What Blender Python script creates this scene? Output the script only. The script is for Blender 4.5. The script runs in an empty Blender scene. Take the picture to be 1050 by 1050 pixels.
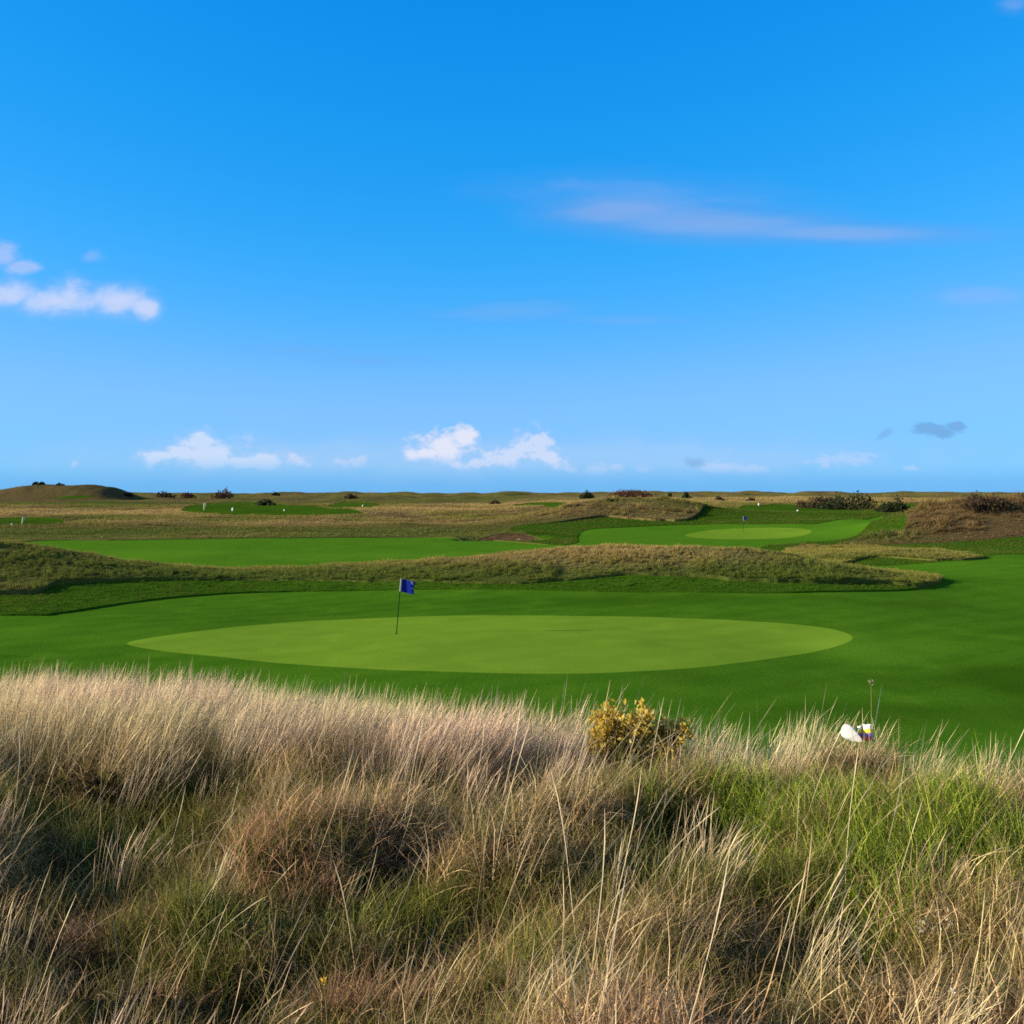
import bpy, math, random
import numpy as np
from mathutils import Vector

random.seed(7)
RNG = np.random.default_rng(11)
SC = bpy.context.scene
COL = SC.collection

# ------------------------------------------------------------------ camera geometry
EYE = 5.4            # eye height over the putting green
FPX = 1053.0         # focal length, in pixels of the 1050 px wide photograph
V0 = 506.0           # eye level row

# ------------------------------------------------------------------ numpy noise
def _hash(ix, iy, seed):
    h = (ix.astype(np.int64) * 374761393 + iy.astype(np.int64) * 668265263 + seed * 1274126177) & 0x7fffffff
    h = ((h ^ (h >> 13)) * 1274126177) & 0x7fffffff
    h = (h ^ (h >> 16)) & 0xffff
    return h / 65535.0

def vnoise(x, y, seed=0):
    ix = np.floor(x); iy = np.floor(y)
    fx = x - ix; fy = y - iy
    fx = fx * fx * fx * (fx * (fx * 6 - 15) + 10); fy = fy * fy * fy * (fy * (fy * 6 - 15) + 10)
    a = _hash(ix, iy, seed); b = _hash(ix + 1, iy, seed)
    c = _hash(ix, iy + 1, seed); d = _hash(ix + 1, iy + 1, seed)
    return (a * (1 - fx) + b * fx) * (1 - fy) + (c * (1 - fx) + d * fx) * fy - 0.5

def fbm(x, y, octv=3, seed=0):
    s = 0; a = 1.0; t = 0
    for o in range(octv):
        s = s + a * vnoise(x * 2 ** o + 17.3 * o, y * 2 ** o - 9.1 * o, seed + o)
        t += a; a *= 0.5
    return s / t

def sst(a, b, x):
    t = np.clip((x - a) / (b - a), 0, 1)
    return t * t * (3 - 2 * t)

# ------------------------------------------------------------------ terrain height
PL_Y = [-6, 2, 5, 6.3, 7.2, 8.5, 10, 12, 14, 16.5, 20, 26, 60, 95, 125, 150, 200, 300, 400, 600, 800, 1100, 1600, 2500, 6000]
PL_L = [3.75, 3.62, 3.60, 3.53, 3.36, 3.00, 2.42, 1.55, .85, .3, .02, 0, 0, .02, .10, .35, .90, 1.5, 2.1, 3.2, 4.1, 4.6, 4.4, 1.0, -8]
PL_R = [3.75, 3.62, 3.60, 3.53, 3.36, 3.00, 2.42, 1.55, .85, .3, .02, 0, 0, .00, .22, 1.1, 2.7, 3.35, 3.75, 4.2, 4.5, 4.7, 4.4, 1.0, -8]
HOLLOWS = [  # x, y, radius x, radius y, depth : dark pockets between the tussocks
]

def spline(xs, ys, x):
    xs = np.array(xs, float); ys = np.array(ys, float)
    d = np.diff(ys) / np.diff(xs)
    m = np.zeros_like(ys); m[0] = d[0]; m[-1] = d[-1]
    ok = d[:-1] * d[1:] > 0
    hm = np.zeros(len(d) - 1)
    hm[ok] = 2 * d[:-1][ok] * d[1:][ok] / (d[:-1][ok] + d[1:][ok])
    m[1:-1] = hm
    k = np.clip(np.searchsorted(xs, x) - 1, 0, len(xs) - 2)
    h = xs[k + 1] - xs[k]; t = np.clip((x - xs[k]) / h, 0, 1)
    t2 = t * t; t3 = t2 * t
    return (2 * t3 - 3 * t2 + 1) * ys[k] + (t3 - 2 * t2 + t) * h * m[k] + (-2 * t3 + 3 * t2) * ys[k + 1] + (t3 - t2) * h * m[k + 1]

def bump(x, y, cx, cy, a, b, p=2.0, q=2.0, ang=0):
    c, s = math.cos(ang), math.sin(ang)
    dx = (x - cx) * c + (y - cy) * s; dy = -(x - cx) * s + (y - cy) * c
    return np.exp(-np.abs(dx / a) ** p - np.abs(dy / b) ** q)

def H(x, y):
    x = np.asarray(x, float); y = np.asarray(y, float)
    ux = x / np.maximum(y + 2, 3)
    w = sst(-.03, .10, ux)
    ye = y + np.where(x < 0, .45, .30) * x * sst(4.5, 7.5, y) * (1 - sst(14, 20, y))
    z = spline(PL_Y, PL_L, ye) * (1 - w) + spline(PL_Y, PL_R, ye) * w
    # the foreground dune falls to the right
    z = z - (.05 * x + np.where(x < 0, .0165, .030) * x * x) * sst(4.6, 8.0, y) * (1 - sst(11, 19, y))
    # tussocks
    near = 1 - sst(8.5, 13, y)
    z = z + near * (.62 * fbm(x * 1.0 + 3, y * 1.35, 3, 5) * (1 - .72 * sst(6.0, 7.2, y)) + .17 * fbm(x * 3.0, y * 3.4, 2, 21) * (1 - .6 * sst(6.2, 7.2, y)))
    for hx, hy, ra, rb, dp in HOLLOWS:
        z = z - dp * bump(x, y, hx, hy, ra, rb)
    # gentle swells of the mown ground
    mid = sst(20, 30, y) * (1 - sst(90, 130, y))
    z = z + mid * (.48 * fbm(x / 13, y / 17, 2, 31) + .05 * fbm(x / 3.1, y / 4, 2, 33))
    # mounds between the two fairways
    z = z + 2.9 * bump(x, y, -38.5, 60.5, 14.5, 6.2)
    ax = spline([-60, -22, -15, -9, -4, 1, 7, 12, 16, 20, 25, 30, 80], [0, 0.03, .42, .85, 1.38, 1.78, 1.86, 1.80, 1.48, .82, .24, 0, 0], x)
    z = z + ax * np.exp(-np.abs((y - 62.3) / 5.8) ** 2.2) * (1 + .25 * fbm(x / 4, y / 3, 2, 44))
    # low tongue of rough behind, to the right
    z = z + .45 * bump(x, y, 32, 88, 9, 5)
    # rough hill in front of the far green
    z = z + 2.15 * bump(x, y, 19, 169, 15, 9, 2.6, 2) + .5 * bump(x, y, -4, 150, 16, 12)
    # brown mound at the right
    z = z + 4.55 * bump(x, y, 61, 125, 16, 9.5, 2.3, 2) + .9 * bump(x, y, 48, 142, 14, 9)
    # big flat-topped dune at the far left
    z = z + 6.4 * bump(x, y, -198, 452, 28, 22, 5, 3) * (1 + .22 * fbm(x / 7, y / 9, 4, 61))
    # bunker in the middle distance
    z = z - 1.25 * bump(x, y, -1.0, 119.5, 4.7, 2.8, 5, 5) + .62 * bump(x, y, 0.4, 123.8, 6.4, 2.6, 2, 2)
    # rolling far rough
    far = sst(105, 150, y) * (1 - sst(1100, 1600, y))
    flat = bump(x, y, 26, 131, 17, 18, 4, 4)
    z = z + far * (1 - flat) * (1.35 * fbm(x / 30, y / 34, 3, 71) + .25 * fbm(x / 7, y / 9, 2, 77))
    vf = sst(300, 480, y) * (1 - sst(1000, 1400, y))
    z = z + vf * (3.6 * fbm(x / 75, y / 110, 3, 81) + 5.0 * np.maximum(fbm(x / 31, y / 40, 3, 83), -.02))
    return z

def unproject(u, v, d0=18.0, d1=1400.0):
    """first point of the ground seen at photo pixel (u, v)"""
    D = np.geomspace(d0, d1, 9000)
    x = (u - 525.0) / FPX * D
    zr = EYE - (v - V0) / FPX * D
    hit = np.nonzero(H(x, D) >= zr)[0]
    i = hit[0] if len(hit) else len(D) - 1
    return float(x[i]), float(D[i])

def ground(x, y):
    return float(H(np.array([x]), np.array([y]))[0])

def near_xy(u, v):
    return unproject(u, v, 1.5, 14.0)

_h = [near_xy(u, v) for u, v in [(195, 812), (420, 868), (556, 842), (650, 856), (695, 852), (60, 905), (455, 975), (300, 1010), (120, 1015), (20, 800), (960, 1025), (735, 905), (275, 905), (885, 990), (380, 905), (790, 985)]]
_r = [(.20, .16, .20), (.32, .30, .28), (.28, .16, .30), (.15, .12, .24), (.16, .12, .26), (.28, .22, .26), (.24, .26, .24), (.34, .2, .26), (.36, .15, .24), (.3, .2, .26), (.2, .16, .2), (.2, .25, .2), (.25, .2, .2), (.18, .18, .2), (.2, .2, .18), (.2, .16, .16)]
HOLLOWS.extend([(a[0], a[1], r[0] * .95, r[1] * .9, r[2] * 1.35) for a, r in zip(_h, _r)])
HOLLOWS.extend([(2.30, 6.78, .42, .42, -.50), (.83, 7.05, .65, .40, -.20)])   # two raised tussocks on the crest

# ------------------------------------------------------------------ zone outlines
def smooth_poly(pts, n=10):
    P = np.array(pts, float); N = len(P); out = []
    for i in range(N):
        p0, p1, p2, p3 = P[(i - 1) % N], P[i], P[(i + 1) % N], P[(i + 2) % N]
        for k in range(n):
            t = k / n
            out.append(.5 * ((2 * p1) + (-p0 + p2) * t + (2 * p0 - 5 * p1 + 4 * p2 - p3) * t * t + (-p0 + 3 * p1 - 3 * p2 + p3) * t ** 3))
    return np.array(out)

def outline(items, n=10):
    pts = []
    for it in items:
        if it[0] == 'w': pts.append((it[1], it[2]))
        else: pts.append(unproject(it[0], it[1]))
    return smooth_poly(pts, n)

def sdf(poly, X, Y, pad=5.0):
    out = np.full(X.shape, -pad)
    lo = poly.min(0) - pad; hi = poly.max(0) + pad
    m = (X > lo[0]) & (X < hi[0]) & (Y > lo[1]) & (Y < hi[1])
    x = X[m]; y = Y[m]
    best = np.full(x.shape, 1e9); ins = np.zeros(x.shape, bool)
    A = poly; B = np.roll(poly, -1, 0)
    for (ax, ay), (bx, by) in zip(A, B):
        ex, ey = bx - ax, by - ay
        L = ex * ex + ey * ey + 1e-12
        t = np.clip(((x - ax) * ex + (y - ay) * ey) / L, 0, 1)
        d = (x - ax - t * ex) ** 2 + (y - ay - t * ey) ** 2
        np.minimum(best, d, out=best)
        c = (ay > y) != (by > y)
        ins ^= c & (x < ex * (y - ay) / (ey + 1e-12 * (1 if ey >= 0 else -1)) + ax)
    s = np.sqrt(best)
    out[m] = np.clip(np.where(ins, s, -s), -pad, pad)
    return out

GREEN1 = outline([(131, 659), (175, 651), (300, 638), (420, 632.5), (540, 631), (660, 632.5), (770, 637), (840, 643), (873, 652), (860, 662), (800, 674), (720, 684), (620, 690), (520, 690.5), (400, 687), (300, 681), (200, 671), (150, 665)])
GREEN2 = outline([(703, 548.5), (730, 543.5), (770, 541.5), (815, 541.5), (832, 544), (824, 549), (790, 552.5), (745, 553), (715, 551.5)])
MAIN_FAIRWAY = outline([(0, 631.5), (60, 629.5), (130, 619), (200, 611.5), (270, 608), (400, 605.5), (600, 606.5), (800, 608.5), (900, 606.5), (950, 602), (962, 594), (900, 585), ('w', 27, 70), ('w', 24, 76), (930, 579), (1000, 574), (1050, 569), ('w', 60, 85), ('w', 60, 14), ('w', 14, 14), ('w', -10, 15), ('w', -45, 16), ('w', -40, 45)])
MID_FAIRWAY = outline([(-60, 558), (20, 556.5), (140, 554), (300, 551.8), (400, 551.5), (470, 553), (560, 558.5), (590, 557), (593, 550), (600, 544), (640, 541), (720, 538), (800, 537.5), (850, 535), (900, 530), ('w', 56, 155), ('w', 50, 140), (880, 548), (820, 557), (780, 562), ('w', 20, 73), ('w', 5, 69), ('w', -10, 67), ('w', -25, 68), ('w', -60, 70)])
FAR_TEES = [outline([(186, 523), (210, 516.5), (255, 514.5), (300, 518), (365, 523), (360, 528), (280, 529), (215, 526.5)]),
            outline([(336, 520), (350, 515), (372, 514.5), (390, 517), (380, 520.5)]),
            outline([(-20, 539), (0, 532), (40, 531), (66, 535), (50, 539.5)]),
            outline([(525, 519), (550, 515.5), (580, 516), (590, 519), (560, 520.5)]),
            outline([(45, 511), (75, 508.6), (100, 508.3), (118, 510), (80, 511.5)]),
            outline([(760, 520), (800, 517), (850, 520), (900, 523), (920, 518), (950, 515.8), (955, 518.5), (905, 532), (850, 534), (790, 533), (755, 528)])]
SEMI = [outline([(0, 612), (60, 601.5), (130, 597.5), (200, 596.5), (262, 597), (400, 598), (520, 600.5), (585, 597), (640, 592), (720, 594), (760, 598), (840, 600), (905, 600), (948, 603), ('w', 34, 60), ('w', 34, 40), ('w', -10, 44), ('w', -42, 40), ('w', -42, 50)]),
        outline([('w', 28, 59), ('w', 42, 58), (1070, 568), ('w', 70, 100), ('w', 60, 112), (900, 559), (840, 562), (800, 564), ('w', 13, 73), ('w', 21, 70), ('w', 26, 66)]),
        outline([(525, 541.5), (570, 536.5), (615, 531), (650, 533), (680, 534.5), (712, 531), (748, 521), ('w', 45, 178), ('w', 56, 160), (930, 534), (890, 548), (860, 558), ('w', 20, 75), ('w', 3, 80), (560, 560), (545, 556), (540, 547)])]
TONGUE = outline([(770, 570), (812, 562), (860, 560), (930, 563), (1000, 570), (1006, 573.5), (960, 575), (880, 574.5), (800, 573.5)])
BUNKER = outline([(479, 551), (500, 548.6), (530, 549), (560, 550.2), (566, 553), (545, 556.2), (510, 555), (488, 553.2)], 8)
bx0, by0 = -1.0, 119.3
BUNKER = smooth_poly([(bx0 - 4.6, by0 - .3), (bx0 - 3.4, by0 + 2.6), (bx0 + .3, by0 + 3.7), (bx0 + 3.8, by0 + 3.0), (bx0 + 5.0, by0 + .3), (bx0 + 3.3, by0 - 2.3), (bx0, by0 - 2.7), (bx0 - 3.3, by0 - 2.2)], 8)

# ------------------------------------------------------------------ terrain mesh, clipped into zones
def terrain():
    ys = [-5.0]
    while ys[-1] < 6000:
        y = max(ys[-1], 0)
        ys.append(ys[-1] + .05 + .0042 * y + max(0, y - 700) ** 1.25 * .0012)
    ys = np.array(ys)
    As = np.linspace(-.70, .70, 820)
    Y, A = np.meshgrid(ys, As, indexing='ij')
    X = A * (Y + 9)
    Z = H(X, Y)
    nr, nc = X.shape
    i = np.arange(nr * nc).reshape(nr, nc)
    a, b, c, d = i[:-1, :-1].ravel(), i[:-1, 1:].ravel(), i[1:, 1:].ravel(), i[1:, :-1].ravel()
    tris = np.concatenate([np.stack([a, b, c], 1), np.stack([a, c, d], 1)])
    return X.ravel(), Y.ravel(), Z.ravel(), tris

def zone_fields(X, Y):
    edge = .35 * fbm(X / 1.3, Y / 1.3, 3, 91)
    near = sst(30, 24, Y)
    fair = np.maximum(sdf(MAIN_FAIRWAY, X, Y), sdf(MID_FAIRWAY, X, Y))
    fair = fair + edge * .25
    green = np.maximum(sdf(GREEN1, X, Y), sdf(GREEN2, X, Y))
    semi = np.full(X.shape, -5.0)
    for p in SEMI + FAR_TEES: semi = np.maximum(semi, sdf(p, X, Y))
    semi = np.minimum(semi, -sdf(TONGUE, X, Y)) + edge * 1.2
    bunk = sdf(BUNKER, X, Y) + edge * .4
    fair = np.minimum(fair, -bunk)
    return green, fair, semi, bunk

def lift_semi(X, Y):
    return .085 * sst(18, 22, Y) * (1 - .6 * sst(70, 100, Y)) * (1 - bump(X, Y, 38, 84, 26, 21, 6, 6))

def lift_rough(X, Y):
    l = (.17 + .16 * bump(X, Y, -34, 54, 14, 10, 4, 4) + .10 * bump(X, Y, 14, 57, 9, 6, 4, 4)) * sst(18, 22, Y) * (1 - .68 * sst(70, 100, Y))
    return l + .34 * bump(X, Y, 19, 163, 21, 16, 6, 6) + .01

def clip(V, tris, s):
    """split triangles by s>0; V is an (N,K) array whose columns are interpolated. Returns V', tris_in, tris_out, segments"""
    pos = s > 0
    n = pos[tris].sum(1)
    tin = tris[n == 3]; tout = tris[n == 0]
    mix = tris[(n == 1) | (n == 2)]
    if len(mix) == 0: return V, tin, tout, np.zeros((0, 2), int)
    pm = pos[mix]
    lone_is = pm.sum(1) == 1                       # the lone vertex is inside
    lone = np.where(lone_is, pm.argmax(1), (~pm).argmax(1))
    r = np.arange(len(mix))
    v0 = mix[r, lone]; v1 = mix[r, (lone + 1) % 3]; v2 = mix[r, (lone + 2) % 3]
    e = np.concatenate([np.stack([v0, v1], 1), np.stack([v0, v2], 1)])
    es = np.sort(e, 1)
    key = es[:, 0].astype(np.int64) * len(V) + es[:, 1]
    uk, first, inv = np.unique(key, return_index=True, return_inverse=True)
    ea, eb = es[first, 0], es[first, 1]
    t = s[ea] / (s[ea] - s[eb] + 1e-12)
    newv = V[ea] + (V[eb] - V[ea]) * t[:, None]
    base = len(V)
    V2 = np.concatenate([V, newv])
    q = base + inv
    p01, p02 = q[:len(mix)], q[len(mix):]
    tl = np.stack([v0, p01, p02], 1)
    q1 = np.stack([p01, v1, v2], 1); q2 = np.stack([p01, v2, p02], 1)
    tin = np.concatenate([tin, tl[lone_is], q1[~lone_is], q2[~lone_is]])
    tout = np.concatenate([tout, tl[~lone_is], q1[lone_is], q2[lone_is]])
    return V2, tin, tout, np.stack([p01, p02], 1)

# ------------------------------------------------------------------ object helpers
def np_mesh(name, verts, faces, mat=None, smooth=True, attrs=None):
    """verts (N,3) array; faces (M,k) array with one k"""
    me = bpy.data.meshes.new(name)
    verts = np.asarray(verts, np.float32); faces = np.asarray(faces, np.int32)
    k = faces.shape[1]
    me.vertices.add(len(verts)); me.vertices.foreach_set('co', verts.ravel())
    me.loops.add(faces.size); me.loops.foreach_set('vertex_index', faces.ravel())
    me.polygons.add(len(faces)); me.polygons.foreach_set('loop_start', np.arange(0, faces.size, k, dtype=np.int32))
    me.polygons.foreach_set('use_smooth', np.full(len(faces), smooth))
    for an, av in (attrs or {}).items():
        av = np.asarray(av, np.float32)
        if av.ndim == 1:
            at = me.attributes.new(an, 'FLOAT', 'POINT'); at.data.foreach_set('value', av)
        elif av.shape[1] == 3:
            at = me.attributes.new(an, 'FLOAT_VECTOR', 'POINT'); at.data.foreach_set('vector', av.ravel())
        else:
            at = me.attributes.new(an, 'FLOAT_COLOR', 'POINT'); at.data.foreach_set('color', av.ravel())
    me.update(calc_edges=True); me.validate()
    if mat: me.materials.append(mat)
    return me

def link(name, me, parent=None, loc=None):
    o = bpy.data.objects.new(name, me); COL.objects.link(o)
    if parent: o.parent = parent
    if loc is not None: o.location = loc
    return o

def empty(name, loc):
    o = bpy.data.objects.new(name, None); COL.objects.link(o); o.location = loc
    o.empty_display_size = .2
    return o

def tag(o, label=None, cat=None, group=None, kind=None):
    if label: o['label'] = label
    if cat: o['category'] = cat
    if group: o['group'] = group
    if kind: o['kind'] = kind
    return o

# ------------------------------------------------------------------ materials
def new_mat(name):
    m = bpy.data.materials.new(name); m.use_nodes = True
    nt = m.node_tree; nt.nodes.clear()
    return m, nt, nt.nodes, nt.links

class NT:
    def __init__(s, nt): s.t = nt; s.n = nt.nodes; s.l = nt.links
    def node(s, typ, **kw):
        x = s.n.new(typ)
        for k, v in kw.items():
            if k.startswith('i_'):
                nm = k[2:]
                x.inputs[int(nm) if nm.isdigit() else nm.replace('_', ' ')].default_value = v
            else: setattr(x, k, v)
        return x
    def put(s, sock, v):
        if isinstance(v, bpy.types.NodeSocket): s.l.new(v, sock)
        elif v is not None: sock.default_value = v
    def math(s, op, a, b=None, c=None, clamp=False):
        x = s.node('ShaderNodeMath', operation=op, use_clamp=clamp)
        s.put(x.inputs[0], a); s.put(x.inputs[1], b); s.put(x.inputs[2], c)
        return x.outputs[0]
    def mapr(s, v, a, b, c=0., d=1., interp='SMOOTHSTEP'):
        x = s.node('ShaderNodeMapRange', interpolation_type=interp)
        s.put(x.inputs[0], v); s.put(x.inputs[1], a); s.put(x.inputs[2], b); s.put(x.inputs[3], c); s.put(x.inputs[4], d)
        return x.outputs[0]
    def mix(s, f, a, b, blend='MIX'):
        x = s.node('ShaderNodeMix', data_type='RGBA', blend_type=blend)
        def C(v): return tuple(v) + (1.,) if isinstance(v, (tuple, list)) and len(v) == 3 else v
        s.put(x.inputs[0], f); s.put(x.inputs[6], C(a)); s.put(x.inputs[7], C(b))
        return x.outputs[2]
    def noise(s, vec, scale, detail=4, rough=.55, dist=0.):
        x = s.node('ShaderNodeTexNoise'); x.inputs['Scale'].default_value = scale; x.inputs['Detail'].default_value = detail
        x.inputs['Roughness'].default_value = rough; x.inputs['Distortion'].default_value = dist
        if vec is not None: s.put(x.inputs['Vector'], vec)
        return x.outputs['Fac']
    def scale(s, vec, sx, sy, sz):
        x = s.node('ShaderNodeMapping'); s.put(x.inputs[0], vec); x.inputs['Scale'].default_value = (sx, sy, sz)
        return x.outputs[0]
    def obj(s): return s.node('ShaderNodeTexCoord').outputs['Object']
    def attr(s, name, inst=False):
        x = s.node('ShaderNodeAttribute'); x.attribute_name = name
        if inst: x.attribute_type = 'INSTANCER'
        return x
    def surf(s, color, rough=.9, spec=.15, bump=None, bstr=.4, bdist=.05, transl=None):
        p = s.node('ShaderNodeBsdfPrincipled'); s.put(p.inputs['Base Color'], color + (1.,) if isinstance(color, tuple) and len(color) == 3 else color)
        s.put(p.inputs['Roughness'], rough); p.inputs['Specular IOR Level'].default_value = spec
        if bump is not None:
            b = s.node('ShaderNodeBump'); b.inputs['Strength'].default_value = bstr; b.inputs['Distance'].default_value = bdist
            s.put(b.inputs['Height'], bump); s.l.new(b.outputs[0], p.inputs['Normal'])
        out = s.node('ShaderNodeOutputMaterial'); sh = p.outputs[0]
        if transl:
            t = s.node('ShaderNodeBsdfTranslucent'); s.put(t.inputs[0], color + (1.,) if isinstance(color, tuple) and len(color) == 3 else color)
            m = s.node('ShaderNodeMixShader'); m.inputs[0].default_value = transl
            s.l.new(sh, m.inputs[1]); s.l.new(t.outputs[0], m.inputs[2]); sh = m.outputs[0]
        s.l.new(sh, out.inputs[0])
        return p

def mat_turf(name, c_dark, c_mid, c_light, grain=1.0, stripes=0.0, bstr=.35, patch=1.0, second=None):
    m, nt, _, _ = new_mat(name); t = NT(nt)
    o = t.obj()
    big = t.noise(t.scale(o, .06 * patch, .045 * patch, 0.), 1., 4, .6)
    midn = t.noise(t.scale(o, .55, .5, 0.), 1., 4, .6)
    fine = t.noise(t.scale(o, 7., 6., 4.), 1., 4, .7)
    c = t.mix(t.mapr(big, .35, .65), c_dark, c_mid)
    c = t.mix(t.mapr(midn, .45, .72, 0, .85), c, c_light)
    if stripes:
        w = t.node('ShaderNodeTexWave', wave_type='BANDS', bands_direction='X', wave_profile='SIN')
        w.inputs['Scale'].default_value = .16; w.inputs['Distortion'].default_value = 1.2; w.inputs['Detail'].default_value = 1.
        w.inputs['Detail Scale'].default_value = .25
        mp = t.node('ShaderNodeMapping'); mp.inputs['Rotation'].default_value = (0, 0, .9); t.l.new(o, mp.inputs[0]); t.l.new(mp.outputs[0], w.inputs[0])
        c = t.mix(t.mapr(w.outputs['Fac'], .25, .75, 0, stripes), c, c_light)
    c = t.mix(t.mapr(fine, .3, .75, .0, .45 * grain), c, c_dark)
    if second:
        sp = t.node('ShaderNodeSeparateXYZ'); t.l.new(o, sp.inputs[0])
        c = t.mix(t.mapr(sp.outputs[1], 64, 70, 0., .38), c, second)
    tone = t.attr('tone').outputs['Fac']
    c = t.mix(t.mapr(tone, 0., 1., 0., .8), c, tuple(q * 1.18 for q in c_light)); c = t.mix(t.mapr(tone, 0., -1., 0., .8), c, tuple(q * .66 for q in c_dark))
    hsv = t.node('ShaderNodeHueSaturation'); t.put(hsv.inputs['Color'], c)
    t.put(hsv.inputs['Value'], t.mapr(t.noise(t.scale(o, 22., 22., 5.), 1., 3, .7), .25, .75, 1 - .22 * grain, 1 + .22 * grain, 'LINEAR'))
    t.surf(hsv.outputs[0], 1., 0., bump=t.noise(t.scale(o, 9., 9., 4.), 1., 4, .75), bstr=bstr, bdist=.05)
    return m

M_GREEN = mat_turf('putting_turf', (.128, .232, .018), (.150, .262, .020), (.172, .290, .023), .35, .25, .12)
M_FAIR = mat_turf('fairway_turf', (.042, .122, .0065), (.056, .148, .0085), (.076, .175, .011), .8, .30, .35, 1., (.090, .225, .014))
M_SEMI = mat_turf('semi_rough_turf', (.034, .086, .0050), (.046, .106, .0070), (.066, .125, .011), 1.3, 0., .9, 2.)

def mat_rough_ground():
    m, nt, _, _ = new_mat('rough_ground'); t = NT(nt); o = t.obj()
    tint = t.attr('tint').outputs['Color']
    f = t.noise(t.scale(o, 2.2, 1.6, 2.), 1., 6, .7)
    c = t.mix(t.mapr(f, .3, .7, 0., .50), tint, (.062, .054, .016))
    g = t.noise(t.scale(o, 11., 9., 8.), 1., 4, .7)
    c = t.mix(t.mapr(g, .45, .75, 0., .35), c, (.035, .036, .012))
    t.surf(c, 1., 0., bump=t.noise(t.scale(o, 5., 4., 4.), 1., 6, .75), bstr=.8, bdist=.12)
    return m
M_ROUGH = mat_rough_ground()

def mat_sand():
    m, nt, _, _ = new_mat('bunker_earth'); t = NT(nt); o = t.obj()
    z = t.node('ShaderNodeSeparateXYZ'); t.l.new(o, z.inputs[0])
    f = t.noise(o, 1.6, 5, .65)
    c = t.mix(t.mapr(f, .35, .65), (.064, .038, .020), (.112, .070, .038))
    dd = t.node('ShaderNodeVectorMath', operation='DISTANCE'); t.l.new(t.scale(o, 1, .5, 0), dd.inputs[0]); dd.inputs[1].default_value = (.9, 60.6, 0)
    c = t.mix(t.mapr(t.math('ADD', dd.outputs[1], f), 1.1, .8), c, (.40, .28, .17))
    t.surf(c, 1., 0., bump=f, bstr=.5, bdist=.15)
    return m
M_SAND = mat_sand()

# ------------------------------------------------------------------ tint of the rough (real plant colours)
TAN = np.array([.300, .218, .095]); STRAW = np.array([.34, .275, .150]); OLIVE = np.array([.155, .148, .036])
BROWN = np.array([.135, .090, .048]); MOSS = np.array([.070, .105, .018]); HEATH = np.array([.112, .074, .036])

TAN_SPOTS = [  # photo px centre, world radii (m), weight: pale dry bands on the links; left mound crest tinted paler to look sunlit
    (60, 527, 40, 14, 1.0), (150, 524, 26, 8, .8), (440, 522, 22, 14, .9), (330, 537, 34, 7, .55), (540, 517, 30, 22, .7),
    (690, 511.5, 40, 40, .7), (780, 512, 40, 40, .7), (560, 568, 9, 1.6, .45), (660, 572, 7, 2., .5), (880, 568, 10, 2, .2), (60, 565, 8, 2, .6), (620, 514, 20, 18, .6)]
HEATH_SPOTS = [(70, 502, 40, 26, .75), (985, 538, 24, 13, 1.0), (640, 522, 22, 9, .35), (400, 540, 30, 9, .30), (200, 512, 60, 40, .45), (120, 540, 30, 10, .35)]
MOSS_SPOTS = [(80, 517, 40, 22, .8), (60, 545, 30, 8, .6), (440, 512, 40, 60, .5), (860, 528, 18, 14, .7), (600, 598, 14, 2.2, .7), (40, 590, 9, 4, .55), (230, 545, 30, 8, .35), (860, 553, 8, 6, .7), (850, 596, 7, 2, .6), (300, 592, 8, 3, .7), (430, 595, 8, 2, .6), (760, 594, 7, 2, .5), (940, 569, 12, 5, .55), (200, 594, 6, 3, .5), (830, 578, 6, 4, .7), (780, 572, 4, 3, .4)]
def _spots(L): return [(*unproject(u, v), a, b, w) for u, v, a, b, w in L]
TAN_W, HEATH_W, MOSS_W = _spots(TAN_SPOTS), _spots(HEATH_SPOTS), _spots(MOSS_SPOTS)

def rough_tint(x, y):
    n1 = fbm(x / 9, y / 13, 4, 101); n2 = fbm(x / 5, y / 7, 3, 105); n3 = fbm(x / 30, y / 60, 3, 109)
    def m(a, b, w): return a * (1 - w[..., None]) + b * w[..., None]
    farb = sst(100, 200, y)
    c = np.broadcast_to(OLIVE, x.shape + (3,)).copy()
    c = m(c, BROWN, sst(-.12, .22, n1) * (.35 + .5 * farb))
    c = m(c, TAN, sst(.02, .30, n2) * (.26 + .16 * farb))
    c = m(c, MOSS, sst(.05, .25, -n3) * .55)
    for L, C in ((HEATH_W, HEATH), (MOSS_W, MOSS), (TAN_W, TAN)):
        for cx, cy, a, b, w in L:
            k = w * np.clip(1.5 * bump(x, y, cx, cy, a, b) + .9 * n2 * bump(x, y, cx, cy, a * 1.5, b * 1.5), 0, 1)
            c = m(c, C, k)
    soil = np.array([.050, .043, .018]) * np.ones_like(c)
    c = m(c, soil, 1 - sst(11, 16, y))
    return c

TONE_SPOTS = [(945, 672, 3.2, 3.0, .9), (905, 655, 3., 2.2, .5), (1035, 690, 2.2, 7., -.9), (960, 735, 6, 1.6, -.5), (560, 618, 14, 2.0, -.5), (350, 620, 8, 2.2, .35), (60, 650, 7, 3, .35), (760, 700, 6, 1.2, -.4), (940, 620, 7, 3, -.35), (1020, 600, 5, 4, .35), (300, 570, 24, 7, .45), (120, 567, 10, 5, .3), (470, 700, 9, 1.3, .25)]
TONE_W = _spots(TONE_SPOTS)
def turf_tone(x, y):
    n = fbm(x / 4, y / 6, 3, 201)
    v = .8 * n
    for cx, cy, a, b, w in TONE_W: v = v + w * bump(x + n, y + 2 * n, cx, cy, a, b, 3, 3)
    return np.clip(v, -1, 1)

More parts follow.
